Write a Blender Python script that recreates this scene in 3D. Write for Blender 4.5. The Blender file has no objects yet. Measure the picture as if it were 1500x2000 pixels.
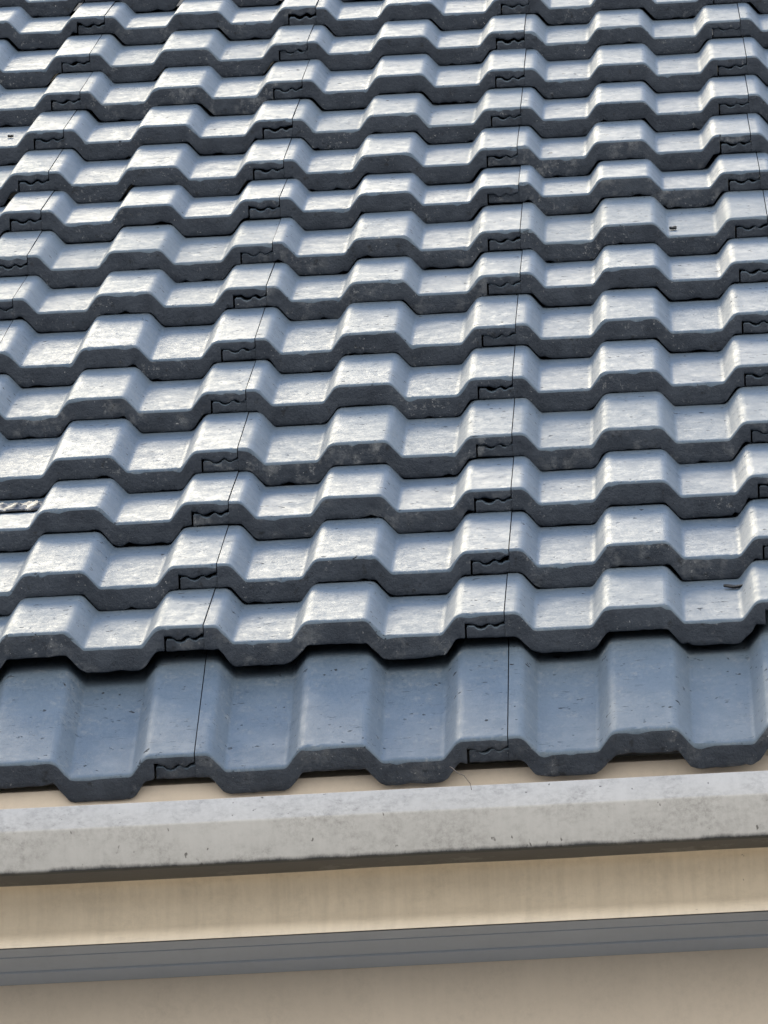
import bpy, bmesh, math, random
from mathutils import Vector, Matrix, noise as mnoise

S = bpy.context.scene
COL = S.collection
R = math.radians
PITCH = R(26.0)                 # pitch of the main roof plane
H0 = 3.96                       # height of the second course's front edge above the ground

# ------------------------------------------------------------------ camera
def roof(x, s, n):
    """roof coordinates (along the eave, up the slope, off the slope) -> world"""
    return Vector((x, s * math.cos(PITCH) - n * math.sin(PITCH), H0 + s * math.sin(PITCH) + n * math.cos(PITCH)))
def roofdir(x, s, n):
    return Vector((x, s * math.cos(PITCH) - n * math.sin(PITCH), s * math.sin(PITCH) + n * math.cos(PITCH)))
CAM_R = ((0.9982716146506714, 0.018698043947039986, -0.05571504765587232),
         (-0.050902230160356776, -0.19872861474779577, -0.9787317817692057),
         (-0.02937254410914429, 0.979876176275848, -0.19743336298503258))
CAM_C = roof(0.17120186246435165, -9.560306033429844, 2.035573686830822)
cam_d = bpy.data.cameras.new('camera')
cam = bpy.data.objects.new('camera', cam_d); COL.objects.link(cam)
ax, ay, az = (roofdir(*v) for v in CAM_R)
M = Matrix((ax, -ay, -az)).transposed().to_4x4(); M.translation = CAM_C
cam.matrix_world = M
cam_d.sensor_fit = 'HORIZONTAL'; cam_d.sensor_width = 36.0
cam_d.lens = 460.72
cam_d.clip_start = 0.1; cam_d.clip_end = 3000
S.camera = cam

# ------------------------------------------------------------------ sky, sun, exposure
SUN_EL, SUN_AZ = R(32.5), R(-10)   # azimuth clockwise from straight ahead (+Y)
w = bpy.data.worlds.new('World'); S.world = w; w.use_nodes = True
nt = w.node_tree
bg = nt.nodes['Background']
sky = nt.nodes.new('ShaderNodeTexSky'); sky.sky_type = 'NISHITA'; sky.sun_disc = False
sky.sun_elevation = SUN_EL; sky.sun_rotation = SUN_AZ
sky.air_density = 1.0; sky.dust_density = 0.3; sky.ozone_density = 0.8
# unseen white haze added round the horizon to light tiles and gutter, broken at its upper edge, clear blue above
bg.inputs[1].default_value = 0.15
ADDED_HAZE_LO, ADDED_HAZE_HI, ADDED_HAZE_V = 0.68, 0.90, (4.0, 3.9, 3.72)
wtc = nt.nodes.new('ShaderNodeTexCoord')
wsep = nt.nodes.new('ShaderNodeSeparateXYZ'); nt.links.new(wtc.outputs['Generated'], wsep.inputs[0])
wno = nt.nodes.new('ShaderNodeTexNoise'); wno.inputs['Scale'].default_value = 2.2; wno.inputs['Detail'].default_value = 5
nt.links.new(wtc.outputs['Generated'], wno.inputs['Vector'])
wad = nt.nodes.new('ShaderNodeMath'); wad.operation = 'MULTIPLY_ADD'; nt.links.new(wno.outputs[0], wad.inputs[0]); wad.inputs[1].default_value = 0.16; nt.links.new(wsep.outputs[2], wad.inputs[2])
wmr = nt.nodes.new('ShaderNodeMapRange'); wmr.interpolation_type = 'SMOOTHSTEP'; 
wtl = nt.nodes.new('ShaderNodeMath'); wtl.operation = 'MULTIPLY_ADD'      # added haze set higher on the street side, for whiter light on the rim
nt.links.new(wsep.outputs[1], wtl.inputs[0]); wtl.inputs[1].default_value = 0.34; nt.links.new(wad.outputs[0], wtl.inputs[2])
nt.links.new(wtl.outputs[0], wmr.inputs[0])
wmr.inputs[1].default_value = ADDED_HAZE_LO + .08; wmr.inputs[2].default_value = ADDED_HAZE_HI + .08; wmr.inputs[3].default_value = 1.0; wmr.inputs[4].default_value = 0.06
wmx = nt.nodes.new('ShaderNodeMix'); wmx.data_type = 'RGBA'
nt.links.new(wmr.outputs[0], wmx.inputs[0]); nt.links.new(sky.outputs[0], wmx.inputs[6]); wmx.inputs[7].default_value = (*ADDED_HAZE_V, 1)
nt.links.new(wmx.outputs[2], bg.inputs[0])
sd = bpy.data.lights.new('sun', 'SUN'); sd.energy = 0.55; sd.angle = R(17); sd.color = (1, 0.885, 0.64)
so = bpy.data.objects.new('sun', sd); COL.objects.link(so)
sdir = Vector((math.sin(SUN_AZ) * math.cos(SUN_EL), math.cos(SUN_AZ) * math.cos(SUN_EL), math.sin(SUN_EL)))
so.rotation_euler = (-sdir).to_track_quat('-Z', 'Y').to_euler(); so.location = (0, 0, 30)
S.view_settings.view_transform = 'Standard'; S.view_settings.look = 'None'
S.view_settings.exposure = 1.6; S.view_settings.gamma = 1.0

# ------------------------------------------------------------------ helpers
def link(name, me, parent=None, mats=()):
    o = bpy.data.objects.new(name, me); COL.objects.link(o)
    for m in mats: me.materials.append(m)
    if parent: o.parent = parent
    return o
def empty(name, loc=(0, 0, 0)):
    o = bpy.data.objects.new(name, None); COL.objects.link(o); o.location = loc; return o
def tag(o, label=None, cat=None, group=None, kind=None):
    if label: o['label'] = label
    if cat: o['category'] = cat
    if group: o['group'] = group
    if kind: o['kind'] = kind
    return o
def mesh(name, v, f, smooth=True):
    me = bpy.data.meshes.new(name); me.from_pydata([tuple(p) for p in v], [], f)
    bm = bmesh.new(); bm.from_mesh(me); bmesh.ops.recalc_face_normals(bm, faces=bm.faces); bm.to_mesh(me); bm.free()
    for p in me.polygons: p.use_smooth = smooth
    return me
def fillet(pts, rad, seg=4):
    """round the corners of an open 2D polyline; rad may be one number or one per point"""
    out = [Vector(pts[0])]
    for i in range(1, len(pts) - 1):
        r = rad[i] if isinstance(rad, (list, tuple)) else rad
        p, a, b = Vector(pts[i]), Vector(pts[i - 1]), Vector(pts[i + 1])
        if r <= 0: out.append(p); continue
        u, v = (a - p).normalized(), (b - p).normalized()
        ang = u.angle(v)
        t = min(r / math.tan(ang / 2), (a - p).length * .48, (b - p).length * .48)
        q0, q1 = p + u * t, p + v * t
        for k in range(seg + 1):
            h = k / seg
            out.append((q0 * (1 - h) + p * h) * (1 - h) + (p * (1 - h) + q1 * h) * h)
    out.append(Vector(pts[-1]))
    return out
def resample(pts, step):
    out = [pts[0]]
    for a, b in zip(pts, pts[1:]):
        n = max(1, int((b - a).length / step + .5))
        for k in range(1, n + 1): out.append(a.lerp(b, k / n))
    return out
def sweep_x(name, prof, x0, x1, parent, mat, closed=True, bevel=0, nx=1, smooth=False, wob=0.0):
    """a (y, z) outline carried along the eave"""
    v, f = [], []
    n = len(prof)
    for i in range(nx + 1):
        x = x0 + (x1 - x0) * i / nx
        dz = wob * (mnoise.noise(Vector((x * 1.3, 3.1, 0))) + .4 * mnoise.noise(Vector((x * 5.0, 7.7, 0))))
        dy = wob * mnoise.noise(Vector((x * 1.7, 9.4, 2)))
        for y, z in prof: v.append((x, y + dy, z + dz))
    for i in range(nx):
        for k in range(n if closed else n - 1):
            a, b = i * n + k, i * n + (k + 1) % n
            f.append((a, b, b + n, a + n))
    if closed:
        f.append(tuple(range(n))); f.append(tuple(range(nx * n, nx * n + n))[::-1])
    me = mesh(name, v, f, smooth)
    if smooth:
        bm = bmesh.new(); bm.from_mesh(me)
        for e in bm.edges:
            e.smooth = not (len(e.link_faces) == 2 and e.calc_face_angle(0) > R(30))
        bm.to_mesh(me); bm.free()
    return link(name, me, parent, [mat])

# ------------------------------------------------------------------ materials
class NT:
    def __init__(self, name):
        self.m = bpy.data.materials.new(name); self.m.use_nodes = True
        self.t = self.m.node_tree; self.b = self.t.nodes['Principled BSDF']
    def n(self, typ, **kw):
        o = self.t.nodes.new('ShaderNode' + typ)
        for k, v in kw.items(): setattr(o, k, v)
        return o
    def l(self, a, b): self.t.links.new(a, b)
    def val(self, sock, v):
        if hasattr(v, 'node'): self.l(v, sock)
        else: sock.default_value = v
    def math(self, op, a, b=0.0, c=0.0, clamp=False):
        o = self.n('Math', operation=op, use_clamp=clamp)
        self.val(o.inputs[0], a); self.val(o.inputs[1], b); self.val(o.inputs[2], c)
        return o.outputs[0]
    def coords(self, scale=(1, 1, 1), rnd=True):
        tc = self.n('TexCoord'); v = tc.outputs['Object']
        if rnd:
            oi = self.n('ObjectInfo')
            a = self.n('VectorMath', operation='SCALE'); a.inputs[0].default_value = (37, 91, 53); self.l(oi.outputs['Random'], a.inputs['Scale'])
            s = self.n('VectorMath', operation='ADD'); self.l(v, s.inputs[0]); self.l(a.outputs[0], s.inputs[1]); v = s.outputs[0]
        mp = self.n('VectorMath', operation='MULTIPLY'); self.l(v, mp.inputs[0]); mp.inputs[1].default_value = scale
        return mp.outputs[0]
    def noise(self, vec, scale, detail=4, rough=.55, dist=0):
        o = self.n('TexNoise'); self.l(vec, o.inputs['Vector'])
        o.inputs['Scale'].default_value = scale; o.inputs['Detail'].default_value = detail
        o.inputs['Roughness'].default_value = rough; o.inputs['Distortion'].default_value = dist
        return o.outputs[0]
    def ramp(self, f, lo, hi, a=0.0, b=1.0):
        o = self.n('MapRange', clamp=True); self.l(f, o.inputs[0])
        for k, v in enumerate((lo, hi, a, b)): o.inputs[k + 1].default_value = v
        return o.outputs[0]
    def mix(self, fac, a, b):
        o = self.n('Mix', data_type='RGBA'); self.val(o.inputs[0], fac)
        for sock, v in ((o.inputs[6], a), (o.inputs[7], b)):
            if hasattr(v, 'node'): self.l(v, sock)
            else: sock.default_value = (*v, 1) if len(v) == 3 else v
        return o.outputs[2]
    def bump(self, h, strength, dist, prev=None):
        o = self.n('Bump'); self.l(h, o.inputs['Height']); o.inputs['Strength'].default_value = strength; o.inputs['Distance'].default_value = dist
        if prev: self.l(prev, o.inputs['Normal'])
        return o.outputs[0]

def mat_tile():
    t = NT('tile_glaze'); c = t.coords()
    cl = t.coords((1, .42, 1))          # brush marks run along the eave
    big = t.noise(c, 14, 3)
    base = t.mix(t.ramp(big, .35, .65), (0.058, 0.092, 0.138), (0.084, 0.120, 0.166))
    oi = t.n('ObjectInfo')
    base = t.mix(t.ramp(oi.outputs['Random'], 0, 1, 0, .6), base, (0.115, 0.150, 0.185))
    scuff = t.noise(cl, 190, 6, .75)
    film = t.math('MULTIPLY', t.ramp(scuff, .48, .68), t.ramp(t.noise(c, 30, 3), .4, .7))
    base = t.mix(t.math('MULTIPLY', film, .5), base, (0.32, 0.325, 0.32))
    gr = t.noise(t.coords((1, .30, 1)), 300, 5, .85, .6)
    base = t.mix(t.ramp(gr,   .40, .68, 0, .45), base, (0.165, 0.205, 0.25))
    pit = t.ramp(t.noise(t.coords((.7, .45, 1)), 170, 2, .5), .665, .705)
    patch = t.ramp(t.noise(c, 22, 2), .42, .62)
    pit = t.math('MULTIPLY', pit, patch)
    scr = t.ramp(t.noise(t.coords((.22, 1.2, 1)), 260, 3, .6, 1.2), .63, .68)
    scr = t.math('MULTIPLY', scr, t.ramp(t.noise(c, 26, 2), .5, .62))
    dark = t.math('MAXIMUM', pit, t.math('MULTIPLY', scr, .8))
    base = t.mix(t.math('MULTIPLY', dark, .9), base, (0.012, 0.013, 0.015))
    t.l(base, t.b.inputs['Base Color'])
    rg = t.ramp(t.noise(cl, 60, 7, .75), .3, .7, .49, .66)
    rg = t.math('ADD', rg, t.ramp(gr, .35, .65, -.05, .07))
    rg = t.math('ADD', rg, t.ramp(oi.outputs['Random'], 0, 1, -.03, .04))
    rg = t.math('ADD', rg, t.math('MULTIPLY', film, .18))
    rg = t.math('ADD', rg, t.math('MULTIPLY', dark, .35), clamp=True)
    t.l(rg, t.b.inputs['Roughness'])
    t.b.inputs['IOR'].default_value = 1.335
    h = t.math('ADD', t.math('MULTIPLY', t.noise(cl, 55, 3), .7), t.math('MULTIPLY', scuff, .9))
    h = t.math('SUBTRACT', t.math('ADD', h, t.math('MULTIPLY', gr, .45)), t.math('MULTIPLY', dark, 1.4))
    t.l(t.bump(h, .28, .0012), t.b.inputs['Normal'])
    return t.m
def mat_butt():
    t = NT('tile_cut_edge'); c = t.coords()
    big = t.noise(c, 40, 4, .6)
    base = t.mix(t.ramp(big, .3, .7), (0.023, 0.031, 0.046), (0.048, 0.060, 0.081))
    at = t.n('Attribute', attribute_type='OBJECT', attribute_name='lime')
    cell = t.noise(c, 150, 5, .75)
    zone = t.noise(c, 24, 2)
    sm = t.math('MULTIPLY', t.ramp(cell, .57, .68), t.ramp(zone, .50, .68))
    sep = t.n('SeparateXYZ'); tc = t.n('TexCoord'); t.l(tc.outputs['Object'], sep.inputs[0])
    sm2 = t.math('MULTIPLY', t.ramp(t.noise(c, 60, 5, .65), .5, .70), t.ramp(zone, .42, .58))
    smear = t.math('ADD', t.math('MULTIPLY', sm, .9), t.math('MULTIPLY', sm2, at.outputs['Fac']), clamp=True)
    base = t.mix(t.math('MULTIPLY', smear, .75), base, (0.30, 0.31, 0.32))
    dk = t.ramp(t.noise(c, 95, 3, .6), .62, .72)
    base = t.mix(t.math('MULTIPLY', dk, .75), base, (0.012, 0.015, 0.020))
    fl = t.ramp(t.noise(c, 330, 2, .5), .70, .74)
    base = t.mix(t.math('MULTIPLY', fl, t.ramp(zone, .40, .6, 0, .7)), base, (0.36, 0.37, 0.38))
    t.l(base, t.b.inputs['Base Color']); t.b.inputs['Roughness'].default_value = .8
    h = t.math('ADD', t.noise(c, 220, 5, .7), t.math('MULTIPLY', big, 1.2))
    t.l(t.bump(h, .9, .0022), t.b.inputs['Normal'])
    return t.m
def mat_paint(name, col, dirt=(0.12, 0.11, 0.09), dirty=.5, rough=.5, streak=.3, edge=None, spots=.75):
    t = NT(name); c = t.coords(rnd=False)
    base = t.mix(t.ramp(t.noise(c, 6, 4, .6), .3, .7), col, tuple(k * .9 for k in col))
    st = t.ramp(t.noise(t.coords((1, .06, .06), False), 110, 5, .65), .42, .68)
    base = t.mix(t.math('MULTIPLY', st, streak), base, tuple(k * .72 for k in col))
    d = t.math('MULTIPLY', t.ramp(t.noise(c, 130, 7, .8), .42, .70), t.ramp(t.noise(c, 22, 5, .7), .36, .66))
    base = t.mix(t.math('MULTIPLY', d, dirty), base, dirt)
    sp = t.ramp(t.noise(t.coords((1, 1, .6), False), 130, 2, .5), spots - .02, spots + .02)
    base = t.mix(t.math('MULTIPLY', sp, .8), base, (0.05, 0.045, 0.04))
    if edge:                              # mould line on a drip edge, shade beneath painted near-black: (height of the edge, reach)
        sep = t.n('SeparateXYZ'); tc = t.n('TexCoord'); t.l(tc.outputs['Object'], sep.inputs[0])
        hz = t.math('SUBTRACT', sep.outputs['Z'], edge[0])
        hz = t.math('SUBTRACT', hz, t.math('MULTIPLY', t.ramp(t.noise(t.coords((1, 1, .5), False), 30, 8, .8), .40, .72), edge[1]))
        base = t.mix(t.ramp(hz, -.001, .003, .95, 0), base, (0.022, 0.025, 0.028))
    t.l(base, t.b.inputs['Base Color'])
    t.b.inputs['Roughness'].default_value = rough
    h = t.math('ADD', t.noise(c, 90, 5, .65), t.math('MULTIPLY', sp, -.6))
    t.l(t.bump(h, .18, .0012), t.b.inputs['Normal'])
    return t.m
def mat_plain(name, col, rough=.7, var=.2, scale=30, spec=.5):
    t = NT(name); c = t.coords()
    t.l(t.mix(t.ramp(t.noise(c, scale, 4), .3, .7), tuple(k * (1 - var) for k in col), tuple(k * (1 + var) for k in col)), t.b.inputs['Base Color'])
    t.b.inputs['Roughness'].default_value = rough
    return t.m
TILE, BUTT = mat_tile(), mat_butt()

# ------------------------------------------------------------------ ground and house
g = link('ground', mesh('ground', [(-1500, -1500, 0), (1500, -1500, 0), (1500, 1500, 0), (-1500, 1500, 0)], [(0, 1, 2, 3)]), None, [mat_plain('paving', (0.22, 0.21, 0.19), .9, .3, .8)])
tag(g, kind='structure')

# front edge of the eave course (solved against the photograph) and its tilt
S0, N0, A0 = -0.3125, -0.0550, math.atan2(-0.037 + 0.0550, 0.0125 + 0.3125)
A_EAVE = PITCH + A0
eave = roof(0, S0, N0)                       # top of roll, front edge
FY = eave.y + .030                           # fascia face
TZ = eave.z - .043 * math.cos(A_EAVE)        # underside of the pans at the front edge
FTOP = TZ + .030 * math.tan(A_EAVE) - .003

cream = mat_paint('cream_paint', (0.74, 0.65, 0.52), dirty=.25, streak=.45, rough=.55, spots=.775)
fascia_p = mat_paint('cream_fascia_paint', (0.68, 0.585, 0.475), dirty=.2, streak=.1, rough=.6, spots=.8)
house = empty('house', (0, FY, 0))
tag(house, 'cream painted house eave with plain fascia board behind and below the gutter', 'house')
def hpart(name, pts, mat, x0=-5, x1=5, **k):
    return sweep_x(name, [(y - FY, z) for y, z in pts], x0, x1, house, mat, **k)
hpart('fascia_board', [(FY, FTOP), (FY, FTOP - .36), (FY + .025, FTOP - .36), (FY + .025, FTOP + .012)], fascia_p)
hpart('soffit', [(FY + .025, FTOP - .33), (FY + .55, FTOP - .33), (FY + .55, FTOP - .32), (FY + .025, FTOP - .32)], fascia_p)
hpart('wall', [(FY + .55, 0), (FY + .80, 0), (FY + .80, FTOP - .3), (FY + .55, FTOP - .3)], mat_plain('wall_render', (0.45, 0.41, 0.34), .9, .08, 20))
deck = []
for s, n in ((-.20, -.13), (.05, -.135), (5.9, -.135), (5.9, -.16), (.05, -.16), (-.20, -.155)):
    p = roof(0, s, n); deck.append((p.y, p.z))
hpart('roof_deck', deck, mat_plain('sarking', (0.05, 0.05, 0.05), .9, .1, 20))

# ------------------------------------------------------------------ gutter
gutter = empty('gutter', (0, FY, 0))
tag(gutter, 'cream metal gutter with a grey weathered rim running below the dark roof tiles', 'gutter')
GY = -.130                                   # rim, forward of the fascia
GZ = TZ - .0307                               # top of the rim
bead_p = mat_paint('weathered_rim_paint', (0.455, 0.45, 0.44), dirt=(0.18, 0.175, 0.165), dirty=.95, rough=.5, streak=.25, edge=(GZ - .0676, .0036), spots=.73)  # edge mask also paints shade onto the underside of the rim
base_p = mat_paint('bare_gutter_underside', (0.41, 0.46, 0.54), dirty=.15, streak=.1, rough=.5, spots=.8)
y0 = GY
bead = fillet([(y0 + .012, GZ - .012), (y0 + .012, GZ), (y0 + .006, GZ + .0005), (y0 - .018, GZ - .0275), (y0 - .0135, GZ - .0675), (y0 - .009, GZ - .0685), (y0 + .042, GZ - .0677), (y0 + .042, GZ - .064)], [0, .001, .0015, .004, .002, .002, .001, 0], 4)
inner = [(y0 + .008, GZ - .060), (y0 + .002, GZ - .03)]
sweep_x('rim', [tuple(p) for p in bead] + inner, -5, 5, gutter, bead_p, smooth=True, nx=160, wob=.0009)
# hollow front panel: curls back under the rim, then sweeps forward to the bottom corner
BZ = GZ - .140
front = [tuple(q) for q in fillet([(y0 + .030, GZ - .0677), (y0 + .064, GZ - .0680), (y0 + .054, GZ - .108), (y0 - .015, GZ - .140)], [0, .026, .060, 0], 9)]
thick = [(y + .002, z) for i, (y, z) in enumerate(front)]
sweep_x('front_panel', front + thick[::-1], -5, 5, gutter, cream, smooth=True, nx=120, wob=.0006)
yb = front[-1][0]
bot = [(yb + .0015, BZ - .0008), (yb + .040, BZ - .0005), (yb + .041, BZ + .0045), (yb + .044, BZ + .0045), (yb + .045, BZ - .0005),
       (yb + .098, BZ - .002), (yb + .099, BZ + .002), (yb + .102, BZ + .002), (yb + .103, BZ - .003), (-.003, BZ - .006)]
top = [(yb + .014, BZ + .0006)] + [(y, z + .0065) for y, z in bot[1:]]
sweep_x('base', bot + top[::-1], -5, 5, gutter, base_p, nx=60, wob=.0005)
sweep_x('back_panel', [(-.003, BZ + .005), (-.0012, BZ + .005), (-.0012, GZ + .006), (-.003, GZ + .006)], -5, 5, gutter, cream)

# ------------------------------------------------------------------ roof tiles
mm = .001
W, L = 300.0, 425.0
top_pts = fillet([(0, 0), (13.5, 0), (28.5, -18), (86.5, -18), (100.5, 0), (163, 0), (178.5, -18), (237, -18), (252, 0), (299.2, 0)],
                 [0, 12, 6, 7, 12, 12, 6, 7, 12, 0], 6)
lip = [(260, -10.6), (266, -10.6), (270.5, -11.4), (273.5, -14.4), (277, -15), (281, -13.0), (284, -10.4), (287, -11.2), (289.5, -13.8), (292.5, -14), (295.5, -11.6), (297.6, -11), (299.2, -9.8)]
under = fillet([(0, -25), (12.5, -25), (27, -43), (88, -43), (102, -25), (162, -25), (177, -43), (238, -43), (251, -25), (259.6, -25)],
               [0, 8, 13, 13, 7, 7, 13, 13, 7, 0], 6)
tongue = [(-38.3, -15), (-37, -13.2), (-31, -13.4), (-28, -16.2), (-24, -17.4), (-20, -16.4), (-17, -13.6), (-14, -13.0), (-11, -15.8), (-8, -16.2), (-4.5, -13.8), (.0, -13.4)]
def zat(poly, x):
    for a, b in zip(poly, poly[1:]):
        if a[0] <= x <= b[0]: return a[1] + (b[1] - a[1]) * (x - a[0]) / max(1e-6, b[0] - a[0])
    return poly[0][1] if x < poly[0][0] else poly[-1][1]
COLS = []                                    # (x, top, bottom, inset of the top edge)
for x, z in tongue: COLS.append((x, z + 1.5, -25, .5))
xs = sorted({round(p[0], 2) for p in list(top_pts) + list(under)} | {k * 6.0 for k in range(50)})
for x in xs:
    if x <= 259.6: COLS.append((max(x, .25), zat(top_pts, x), zat(under, x), 1))
for x in sorted({round(p[0], 2) for p in lip} | {round(p[0], 2) for p in top_pts if p[0] > 260} | {264.0}):
    if x >= 260: COLS.append((x, zat(top_pts, x), zat(lip, x), 1))
NC = len(COLS)
KF = 5                                       # rows of points up the cut front face
RINGS = [(0, 2.6), (.5, 1.4), (1.6, .5), (3.6, 0.0), (12, 0), (40, 0), (90, 0), (160, 0), (240, 0), (330, 0), (L, 0)]

def tile_mesh(seed, width, skew):
    rs = random.Random(seed)
    o3 = Vector((rs.uniform(0, 99), rs.uniform(0, 99), rs.uniform(0, 99)))
    nz = mnoise.noise
    chips = [(rs.uniform(0, 300), rs.uniform(2.5, 11), rs.uniform(1.2, 4.2)) for _ in range(rs.choice((3, 4, 5, 6, 7)))]
    lowchips = [(rs.uniform(0, 300), rs.uniform(3, 9), rs.uniform(1.0, 3.5)) for _ in range(rs.choice((3, 4, 5, 6)))]
    lipa, lipx, lips = rs.uniform(.55, 1.0), rs.uniform(-2, 2), rs.uniform(.85, 1.15)
    if rs.random() < .7: chips.append((297, rs.uniform(5, 12), rs.uniform(1.5, 4.5)))
    v, f, mat = [], [], []
    def chip_at(x): return max([cd * (1 - abs(x - cx) / cw) ** .7 for cx, cw, cd in chips if abs(x - cx) < cw] + [0])
    def shift(x): return x + (width - W) * max(0, min(1, x / 300))
    def edge(x): return 1.0 * nz(Vector((x * .03, 1.7, 0)) + o3) + .8 * nz(Vector((x * .13, 5.1, 0)) + o3)
    def top(i, u, ins):
        x, zt, zb, k = COLS[i]
        ch = chip_at(x) * max(0, 1 - u / 4) if k == 1 else 0
        wav = .6 * nz(Vector((x * .012, u * .008, 4.4)) + o3)
        fade = max(0, 1 - u / 70)
        return (shift(x) * mm, (u + (0 if k == 1 else 1.6 * max(0, 1 - u / 60)) + edge(x) * fade + ch * .5 + skew * x * max(0, 1 - u / 300)) * mm,
                (zt - ins * k - ch * .75 + wav + .25 * nz(Vector((x * .2, u * .2, 1)) + o3) * fade) * mm)
    def bot(i, u, ins):
        x, zt, zb, k = COLS[i]
        fade = max(0, 1 - u / 40)
        low = .8 * nz(Vector((x * .05, 8.2, 0)) + o3) + .7 * nz(Vector((x * .17, 3.3, 0)) + o3) + .4 * nz(Vector((x * .4, 6.3, 0)) + o3)
        low += max([cd * (1 - abs(x - cx) / cw) ** .7 for cx, cw, cd in lowchips if abs(x - cx) < cw] + [0])
        if 262 < x < 299: zb = -11.0 + lipa * (zat(lip, 280 + (x - 280) * lips + lipx) + 11.0)
        return (shift(x) * mm, (u + (0 if k == 1 else 1.6 * max(0, 1 - u / 60)) + edge(x) * max(0, 1 - u / 70) + skew * x * max(0, 1 - u / 300)) * mm, (zb + ins * .5 + low * fade * (1 if x < 259.8 else .8)) * mm)
    nr = len(RINGS)
    T = [[0] * NC for _ in range(nr)]; B = [[0] * NC for _ in range(nr)]
    for r, (u, ins) in enumerate(RINGS):
        for i in range(NC):
            T[r][i] = len(v); v.append(top(i, u, ins))
            B[r][i] = len(v); v.append(bot(i, u, ins))
    F = [T[0]]                               # cut front face: rows from the top edge to the bottom edge
    for k in range(1, KF):
        row = []
        for i in range(NC):
            a, b = Vector(v[T[0][i]]), Vector(v[B[0][i]])
            p = a.lerp(b, k / KF)
            p.y += .0005 * nz(Vector((p.x * 90, p.z * 90, 6)) + o3) - .0004
            row.append(len(v)); v.append(tuple(p))
        F.append(row)
    F.append(B[0])
    def quad(a, b, c, d, m): f.append((a, b, c, d)); mat.append(m)
    for i in range(NC - 1):
        for r in range(nr - 1):
            quad(T[r][i], T[r][i + 1], T[r + 1][i + 1], T[r + 1][i], 0)
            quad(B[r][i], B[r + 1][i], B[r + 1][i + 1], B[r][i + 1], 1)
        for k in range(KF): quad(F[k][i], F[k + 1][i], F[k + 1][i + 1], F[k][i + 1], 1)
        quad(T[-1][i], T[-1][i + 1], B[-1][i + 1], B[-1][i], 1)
    for i, flip in ((0, 0), (NC - 1, 1)):
        ring = [F[k][i] for k in range(KF + 1)] + [B[r][i] for r in range(1, nr)] + [T[r][i] for r in range(nr - 1, 0, -1)]
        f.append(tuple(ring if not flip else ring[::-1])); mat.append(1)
    me = bpy.data.meshes.new('roof_tile'); me.from_pydata(v, [], f)
    for p, m in zip(me.polygons, mat): p.material_index = m; p.use_smooth = True
    bm = bmesh.new(); bm.from_mesh(me)
    bmesh.ops.recalc_face_normals(bm, faces=bm.faces)
    for e in bm.edges: e.smooth = not (len(e.link_faces) == 2 and e.calc_face_angle(0) > R(38))
    bm.to_mesh(me); bm.free()
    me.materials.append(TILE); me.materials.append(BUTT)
    return me

# laid courses: measured unevenness of each joint (mm along the eave) and of each course up the slope
JX = {1: {1: -302.4, 2: -1.7}, 2: {1: -299.7, 2: 1}, 3: {1: -298.7, 2: 1.4}, 4: {1: -298.6, 2: .5}, 5: {1: -300.8, 2: -1}, 6: {1: -300.5, 2: .7},
      7: {0: -600.5, 1: -297.9, 2: 4.3}, 8: {0: -599.4, 1: -299.7, 2: 2.7, 3: 304.1}, 9: {0: -599.6, 1: -300.4, 2: -1, 3: 301.2},
      10: {0: -605.5, 1: -303.8, 2: -4.4, 3: 294.8}, 11: {0: -603.4, 1: -301.6, 2: -1.4, 3: 297.8}, 12: {0: -597.5, 1: -297.6, 2: 1.7, 3: 300.8},
      13: {0: -600.5, 1: -299.7, 2: .2, 3: 298.2}, 14: {0: -596, 1: -295.8}, 0: {1: -302.2, 2: 1.1}}
JS = {1: {1: 18.3, 2: 6.6}, 2: {1: 318.2, 2: 318.1}, 3: {1: 642.5, 2: 636.4}, 4: {1: 932.9, 2: 937.4}, 5: {1: 1274, 2: 1277.8}, 6: {1: 1593.8, 2: 1602.9},
      7: {0: 1940.8, 1: 1935.1, 2: 1936.4}, 8: {0: 2239.5, 1: 2240.2, 2: 2239.9, 3: 2243.5}, 9: {0: 2561.7, 1: 2564.7, 2: 2583.1, 3: 2585.1},
      10: {0: 2859.1, 1: 2859.5, 2: 2868.7, 3: 2873.8}, 11: {0: 3193.4, 1: 3183.5, 2: 3182.4, 3: 3189.9}, 12: {0: 3513.5, 1: 3510.4, 2: 3507.3, 3: 3517.5},
      13: {0: 3848, 1: 3851.4, 2: 3841, 3: 3854.5}, 14: {0: 4191.9, 1: 4168.9}}
CMIN, CMAX, RMAX = -2, 5, 16
rj = random.Random(11)
for r in range(RMAX + 1):
    jx = JX.setdefault(r, {})
    if not jx: jx[2] = rj.uniform(-3, 3)
    for c in range(min(jx) - 1, CMIN - 2, -1): jx[c] = jx[c + 1] - 300 + rj.uniform(-1, 1)
    for c in range(max(jx) + 1, CMAX + 2): jx[c] = jx[c - 1] + 300 + rj.uniform(-1, 1)
    if r == 0: continue
    js = JS.setdefault(r, {})
    if not js: js[2] = 4180 + (r - 14) * 322
    for c in range(min(js) - 1, CMIN - 2, -1): js[c] = js[c + 1] + rj.uniform(-4, 4)
    for c in range(max(js) + 1, CMAX + 2): js[c] = js[c - 1] + rj.uniform(-4, 4)

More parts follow.
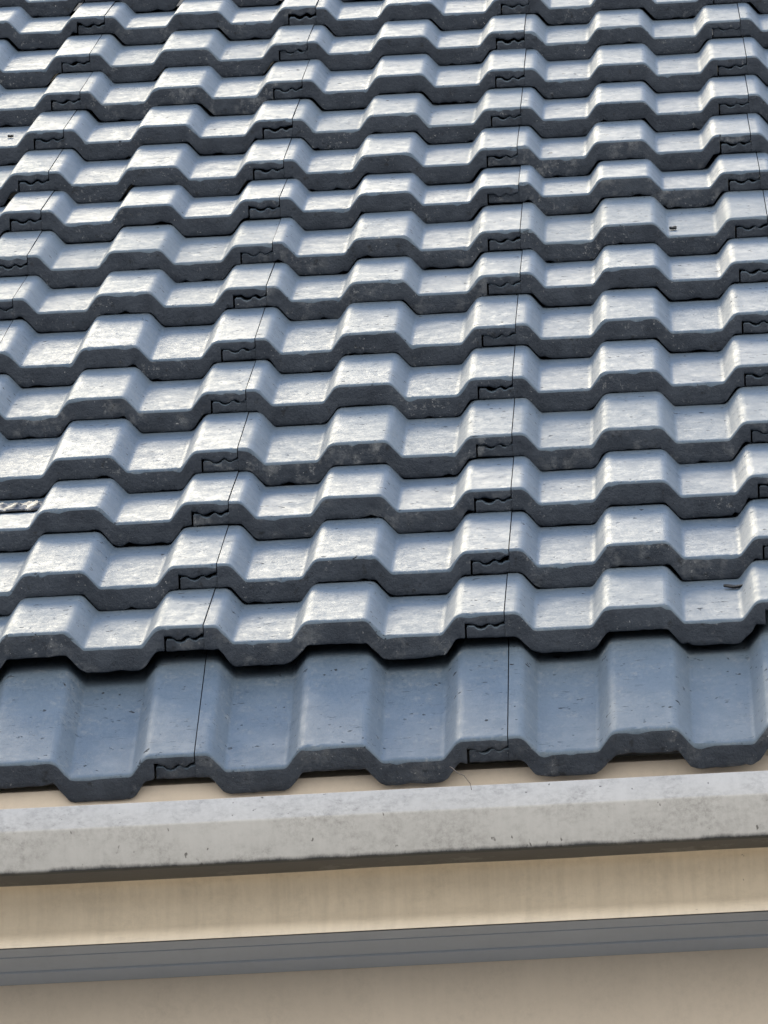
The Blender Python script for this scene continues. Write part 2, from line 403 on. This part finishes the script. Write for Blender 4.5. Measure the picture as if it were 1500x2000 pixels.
ORD = ['first', 'second', 'third', 'fourth', 'fifth', 'sixth', 'seventh', 'eighth', 'ninth', 'tenth', 'eleventh', 'twelfth', 'thirteenth', 'fourteenth', 'fifteenth', 'sixteenth', 'seventeenth']
def project(p):
    q = M.inverted() @ p
    return 750 + 19196.7 * q.x / -q.z, 1000 - 19196.7 * q.y / -q.z
LIME = {(4, 1): .8, (4, 2): .7, (1, 0): .5, (1, 1): .45, (10, 2): .7, (9, 2): .55, (5, 0): .6, (12, 0): .7, (3, 1): .35, (2, 2): .4, (0, 1): .25, (0, 2): .25, (8, 1): .4, (7, 1): .45, (14, 0): .5}
TOP = {}
for r in range(RMAX + 1):
    row = []
    for c in range(CMIN, CMAX):
        xl, xr = JX[r][c], JX[r][c + 1]
        if r == 0:
            s, n, tilt = S0 - .0065 * (c - 1.5), N0 + .0028 * (c - 1.5), A0
        else:
            s, n = JS[r][c] * mm, 0
            nxt = JS[r + 1][c] * mm if r < RMAX else s + .322
            tilt = -math.atan2(.0258, max(.27, nxt - s))
        a = PITCH + tilt
        X = Vector((1, 0, 0)); Y = Vector((0, math.cos(a), math.sin(a))); Z = Vector((0, -math.sin(a), math.cos(a)))
        m = Matrix((X, Y, Z)).transposed().to_4x4()
        m.translation = roof(xl * mm, s, n + rj.uniform(-.0006, .0004))
        if r: m = m @ Matrix.Rotation(rj.uniform(-.0022, .0022), 4, 'Y')
        else: m = m @ Matrix.Rotation(-.0028 / .3, 4, 'Y')
        TOP[(r, c)] = m
        lx, ly = project(m @ Vector((-.04, 0, -.043))); rx, ry = project(m @ Vector((.3, 0, -.043)))
        seen = rx > -40 and lx < 1497 and max(ly, ry) > -4
        row.append((c, m, xr - xl, seen, (JS[r][c + 1] - JS[r][c]) / 300 if r else -.0217))
    seen = [q[0] for q in row if q[3]]
    for c, m, wd, k, sk in row:
        if not k: continue
        o = link('roof_tile', tile_mesh(r * 31 + c * 7 + 5, wd, sk))
        o.matrix_world = m
        lm = LIME.get((r, c), 0.0)
        o['lime'] = lm
        adj = 'pale-smeared grey roof tile' if lm >= .5 else 'grey concrete roof tile'
        i = seen.index(c)
        where = 'course next above the gutter' if r == 0 else '%s course up from the gutter' % ORD[r]
        tag(o, '%s, %s, %s from the left' % (adj, where, ORD[i]), 'roof tile', 'interlocking roof tiles in courses', 'thing')

# ------------------------------------------------------------------ small things lying about
def on_tile(r, c, x, u):
    """point on the upper surface of a tile, x and u in mm"""
    z = 0.0
    for a, b in zip(top_pts, top_pts[1:]):
        if a.x <= x <= b.x: z = a.y + (b.y - a.y) * (x - a.x) / max(1e-6, b.x - a.x)
    return TOP[(r, c)] @ Matrix.Translation((x * mm, u * mm, z * mm + .0004))
def tube(name, pts, rad, mat, segs=6):
    v, f = [], []
    pts = [Vector(p) for p in pts]
    for i, p in enumerate(pts):
        d = (pts[min(i + 1, len(pts) - 1)] - pts[max(i - 1, 0)]).normalized()
        a = d.orthogonal().normalized(); b = d.cross(a)
        rr = rad * (1 - .6 * i / len(pts))
        for k in range(segs):
            t = 2 * math.pi * k / segs
            v.append(p + (a * math.cos(t) + b * math.sin(t)) * rr)
    for i in range(len(pts) - 1):
        for k in range(segs):
            f.append((i * segs + k, i * segs + (k + 1) % segs, (i + 1) * segs + (k + 1) % segs, (i + 1) * segs + k))
    f.append(tuple(range(segs))); f.append(tuple(range((len(pts) - 1) * segs, len(pts) * segs)))
    return link(name, mesh(name, v, f), None, [mat])
def leaf(m, ln, wd, mat, seed):
    rs = random.Random(seed); v, f = [], []
    N, K = 9, 5
    for side in (0, 1):
        for i in range(N):
            t = i / (N - 1); hw = wd * math.sin(math.pi * min(1, t * .96 + .02)) ** .7 / 2
            for k in range(K):
                q = k / (K - 1) * 2 - 1
                z = .0008 + .18 * wd * q * q + .12 * ln * (t - .5) ** 2 * 2 + .0006 * mnoise.noise(Vector((t * 3, q * 2, seed))) - side * .0005
                v.append(((t - .5) * ln, q * hw, z))
    o_ = N * K
    for i in range(N - 1):
        for k in range(K - 1):
            a = i * K + k; f += [(a, a + 1, a + K + 1, a + K), (a + o_, a + K + o_, a + K + 1 + o_, a + 1 + o_)]
    for i in range(N - 1):
        for k in (0, K - 1): a = i * K + k; f.append((a, a + K, a + K + o_, a + o_))
    for i in (0, N - 1):
        for k in range(K - 1): a = i * K + k; f.append((a, a + 1, a + 1 + o_, a + o_))
    o = link('leaf', mesh('leaf', v, f), None, [mat]); o.matrix_world = m @ Matrix.Rotation(rs.uniform(-.5, .5), 4, 'Z')
    return o
drywood = mat_plain('dry_bark', (0.07, 0.055, 0.045), .8, .3, 200)
deadleaf = mat_plain('dead_leaf', (0.05, 0.048, 0.045), .7, .3, 200)
tag(leaf(on_tile(1, 2, 231, 238), .022, .013, deadleaf, 3), 'dark dead leaf lying in the pan of a bottom-right tile, tucked below a front edge', 'leaf')
tag(leaf(on_tile(11, -1, 222, 135), .008, .014, deadleaf, 8), 'dark dry leaf in a tile pan near the upper left corner of the roof', 'leaf')
tag(leaf(on_tile(8, 2, 186, 74), .009, .016, deadleaf, 5), 'small dark leaf crumb in a tile pan on the right, midway up the roof', 'leaf')
scr = NT('black_plastic'); scr.b.inputs['Base Color'].default_value = (0.02, 0.022, 0.026, 1); scr.b.inputs['Roughness'].default_value = .5
v, f = [], []
NX, NY = 30, 12
for sdz in (0, 1):
    for i in range(NX + 1):
        for k in range(NY + 1):
            x, y = i / NX * .078, k / NY * .07
            h = .0015 + .006 * abs(mnoise.noise(Vector((x * 60, y * 35, 1.3)))) + .004 * abs(mnoise.noise(Vector((x * 170, y * 90, 4)))) 
            e = min(i, NX - i, k, NY - k); h *= min(1, .25 + e / 3)
            v.append((x + .004 * mnoise.noise(Vector((y * 120, 3, 0))), y + .006 * mnoise.noise(Vector((x * 70, 5, 0))), h - sdz * .0008))
o_ = (NX + 1) * (NY + 1)
for i in range(NX):
    for k in range(NY):
        a = i * (NY + 1) + k; b = a + NY + 1
        f += [(a, b, b + 1, a + 1), (a + o_, a + 1 + o_, b + 1 + o_, b + o_)]
bd = [(i * (NY + 1), (i + 1) * (NY + 1)) for i in range(NX)] + [(i * (NY + 1) + NY, (i + 1) * (NY + 1) + NY) for i in range(NX)] + [(k, k + 1) for k in range(NY)] + [(NX * (NY + 1) + k, NX * (NY + 1) + k + 1) for k in range(NY)]
f += [(a, b, b + o_, a + o_) for a, b in bd]
pl = link('plastic_scrap', mesh('plastic_scrap', v, f), None, [scr.m])
pl.matrix_world = on_tile(3, 0, 28, 150)
tag(pl, 'crumpled shiny black plastic scrap lying in a tile pan at the left edge', 'plastic scrap')
# twig hanging over the rim between the bottom tiles
rim = Vector((0.0, FY + y0, GZ))
tw = tube('twig', [(-.056, FY - .035, TZ + .010), (-.053, FY - .058, TZ + .003), (-.048, FY - .085, TZ - .008), (-.041, FY - .110, TZ - .017), (-.035, FY + y0 + .002, GZ + .0012), (-.034, FY + y0 - .004, GZ - .006)], .0006, drywood)
tag(tw, 'thin dry twig hanging from under the tiles over the gutter rim', 'twig')
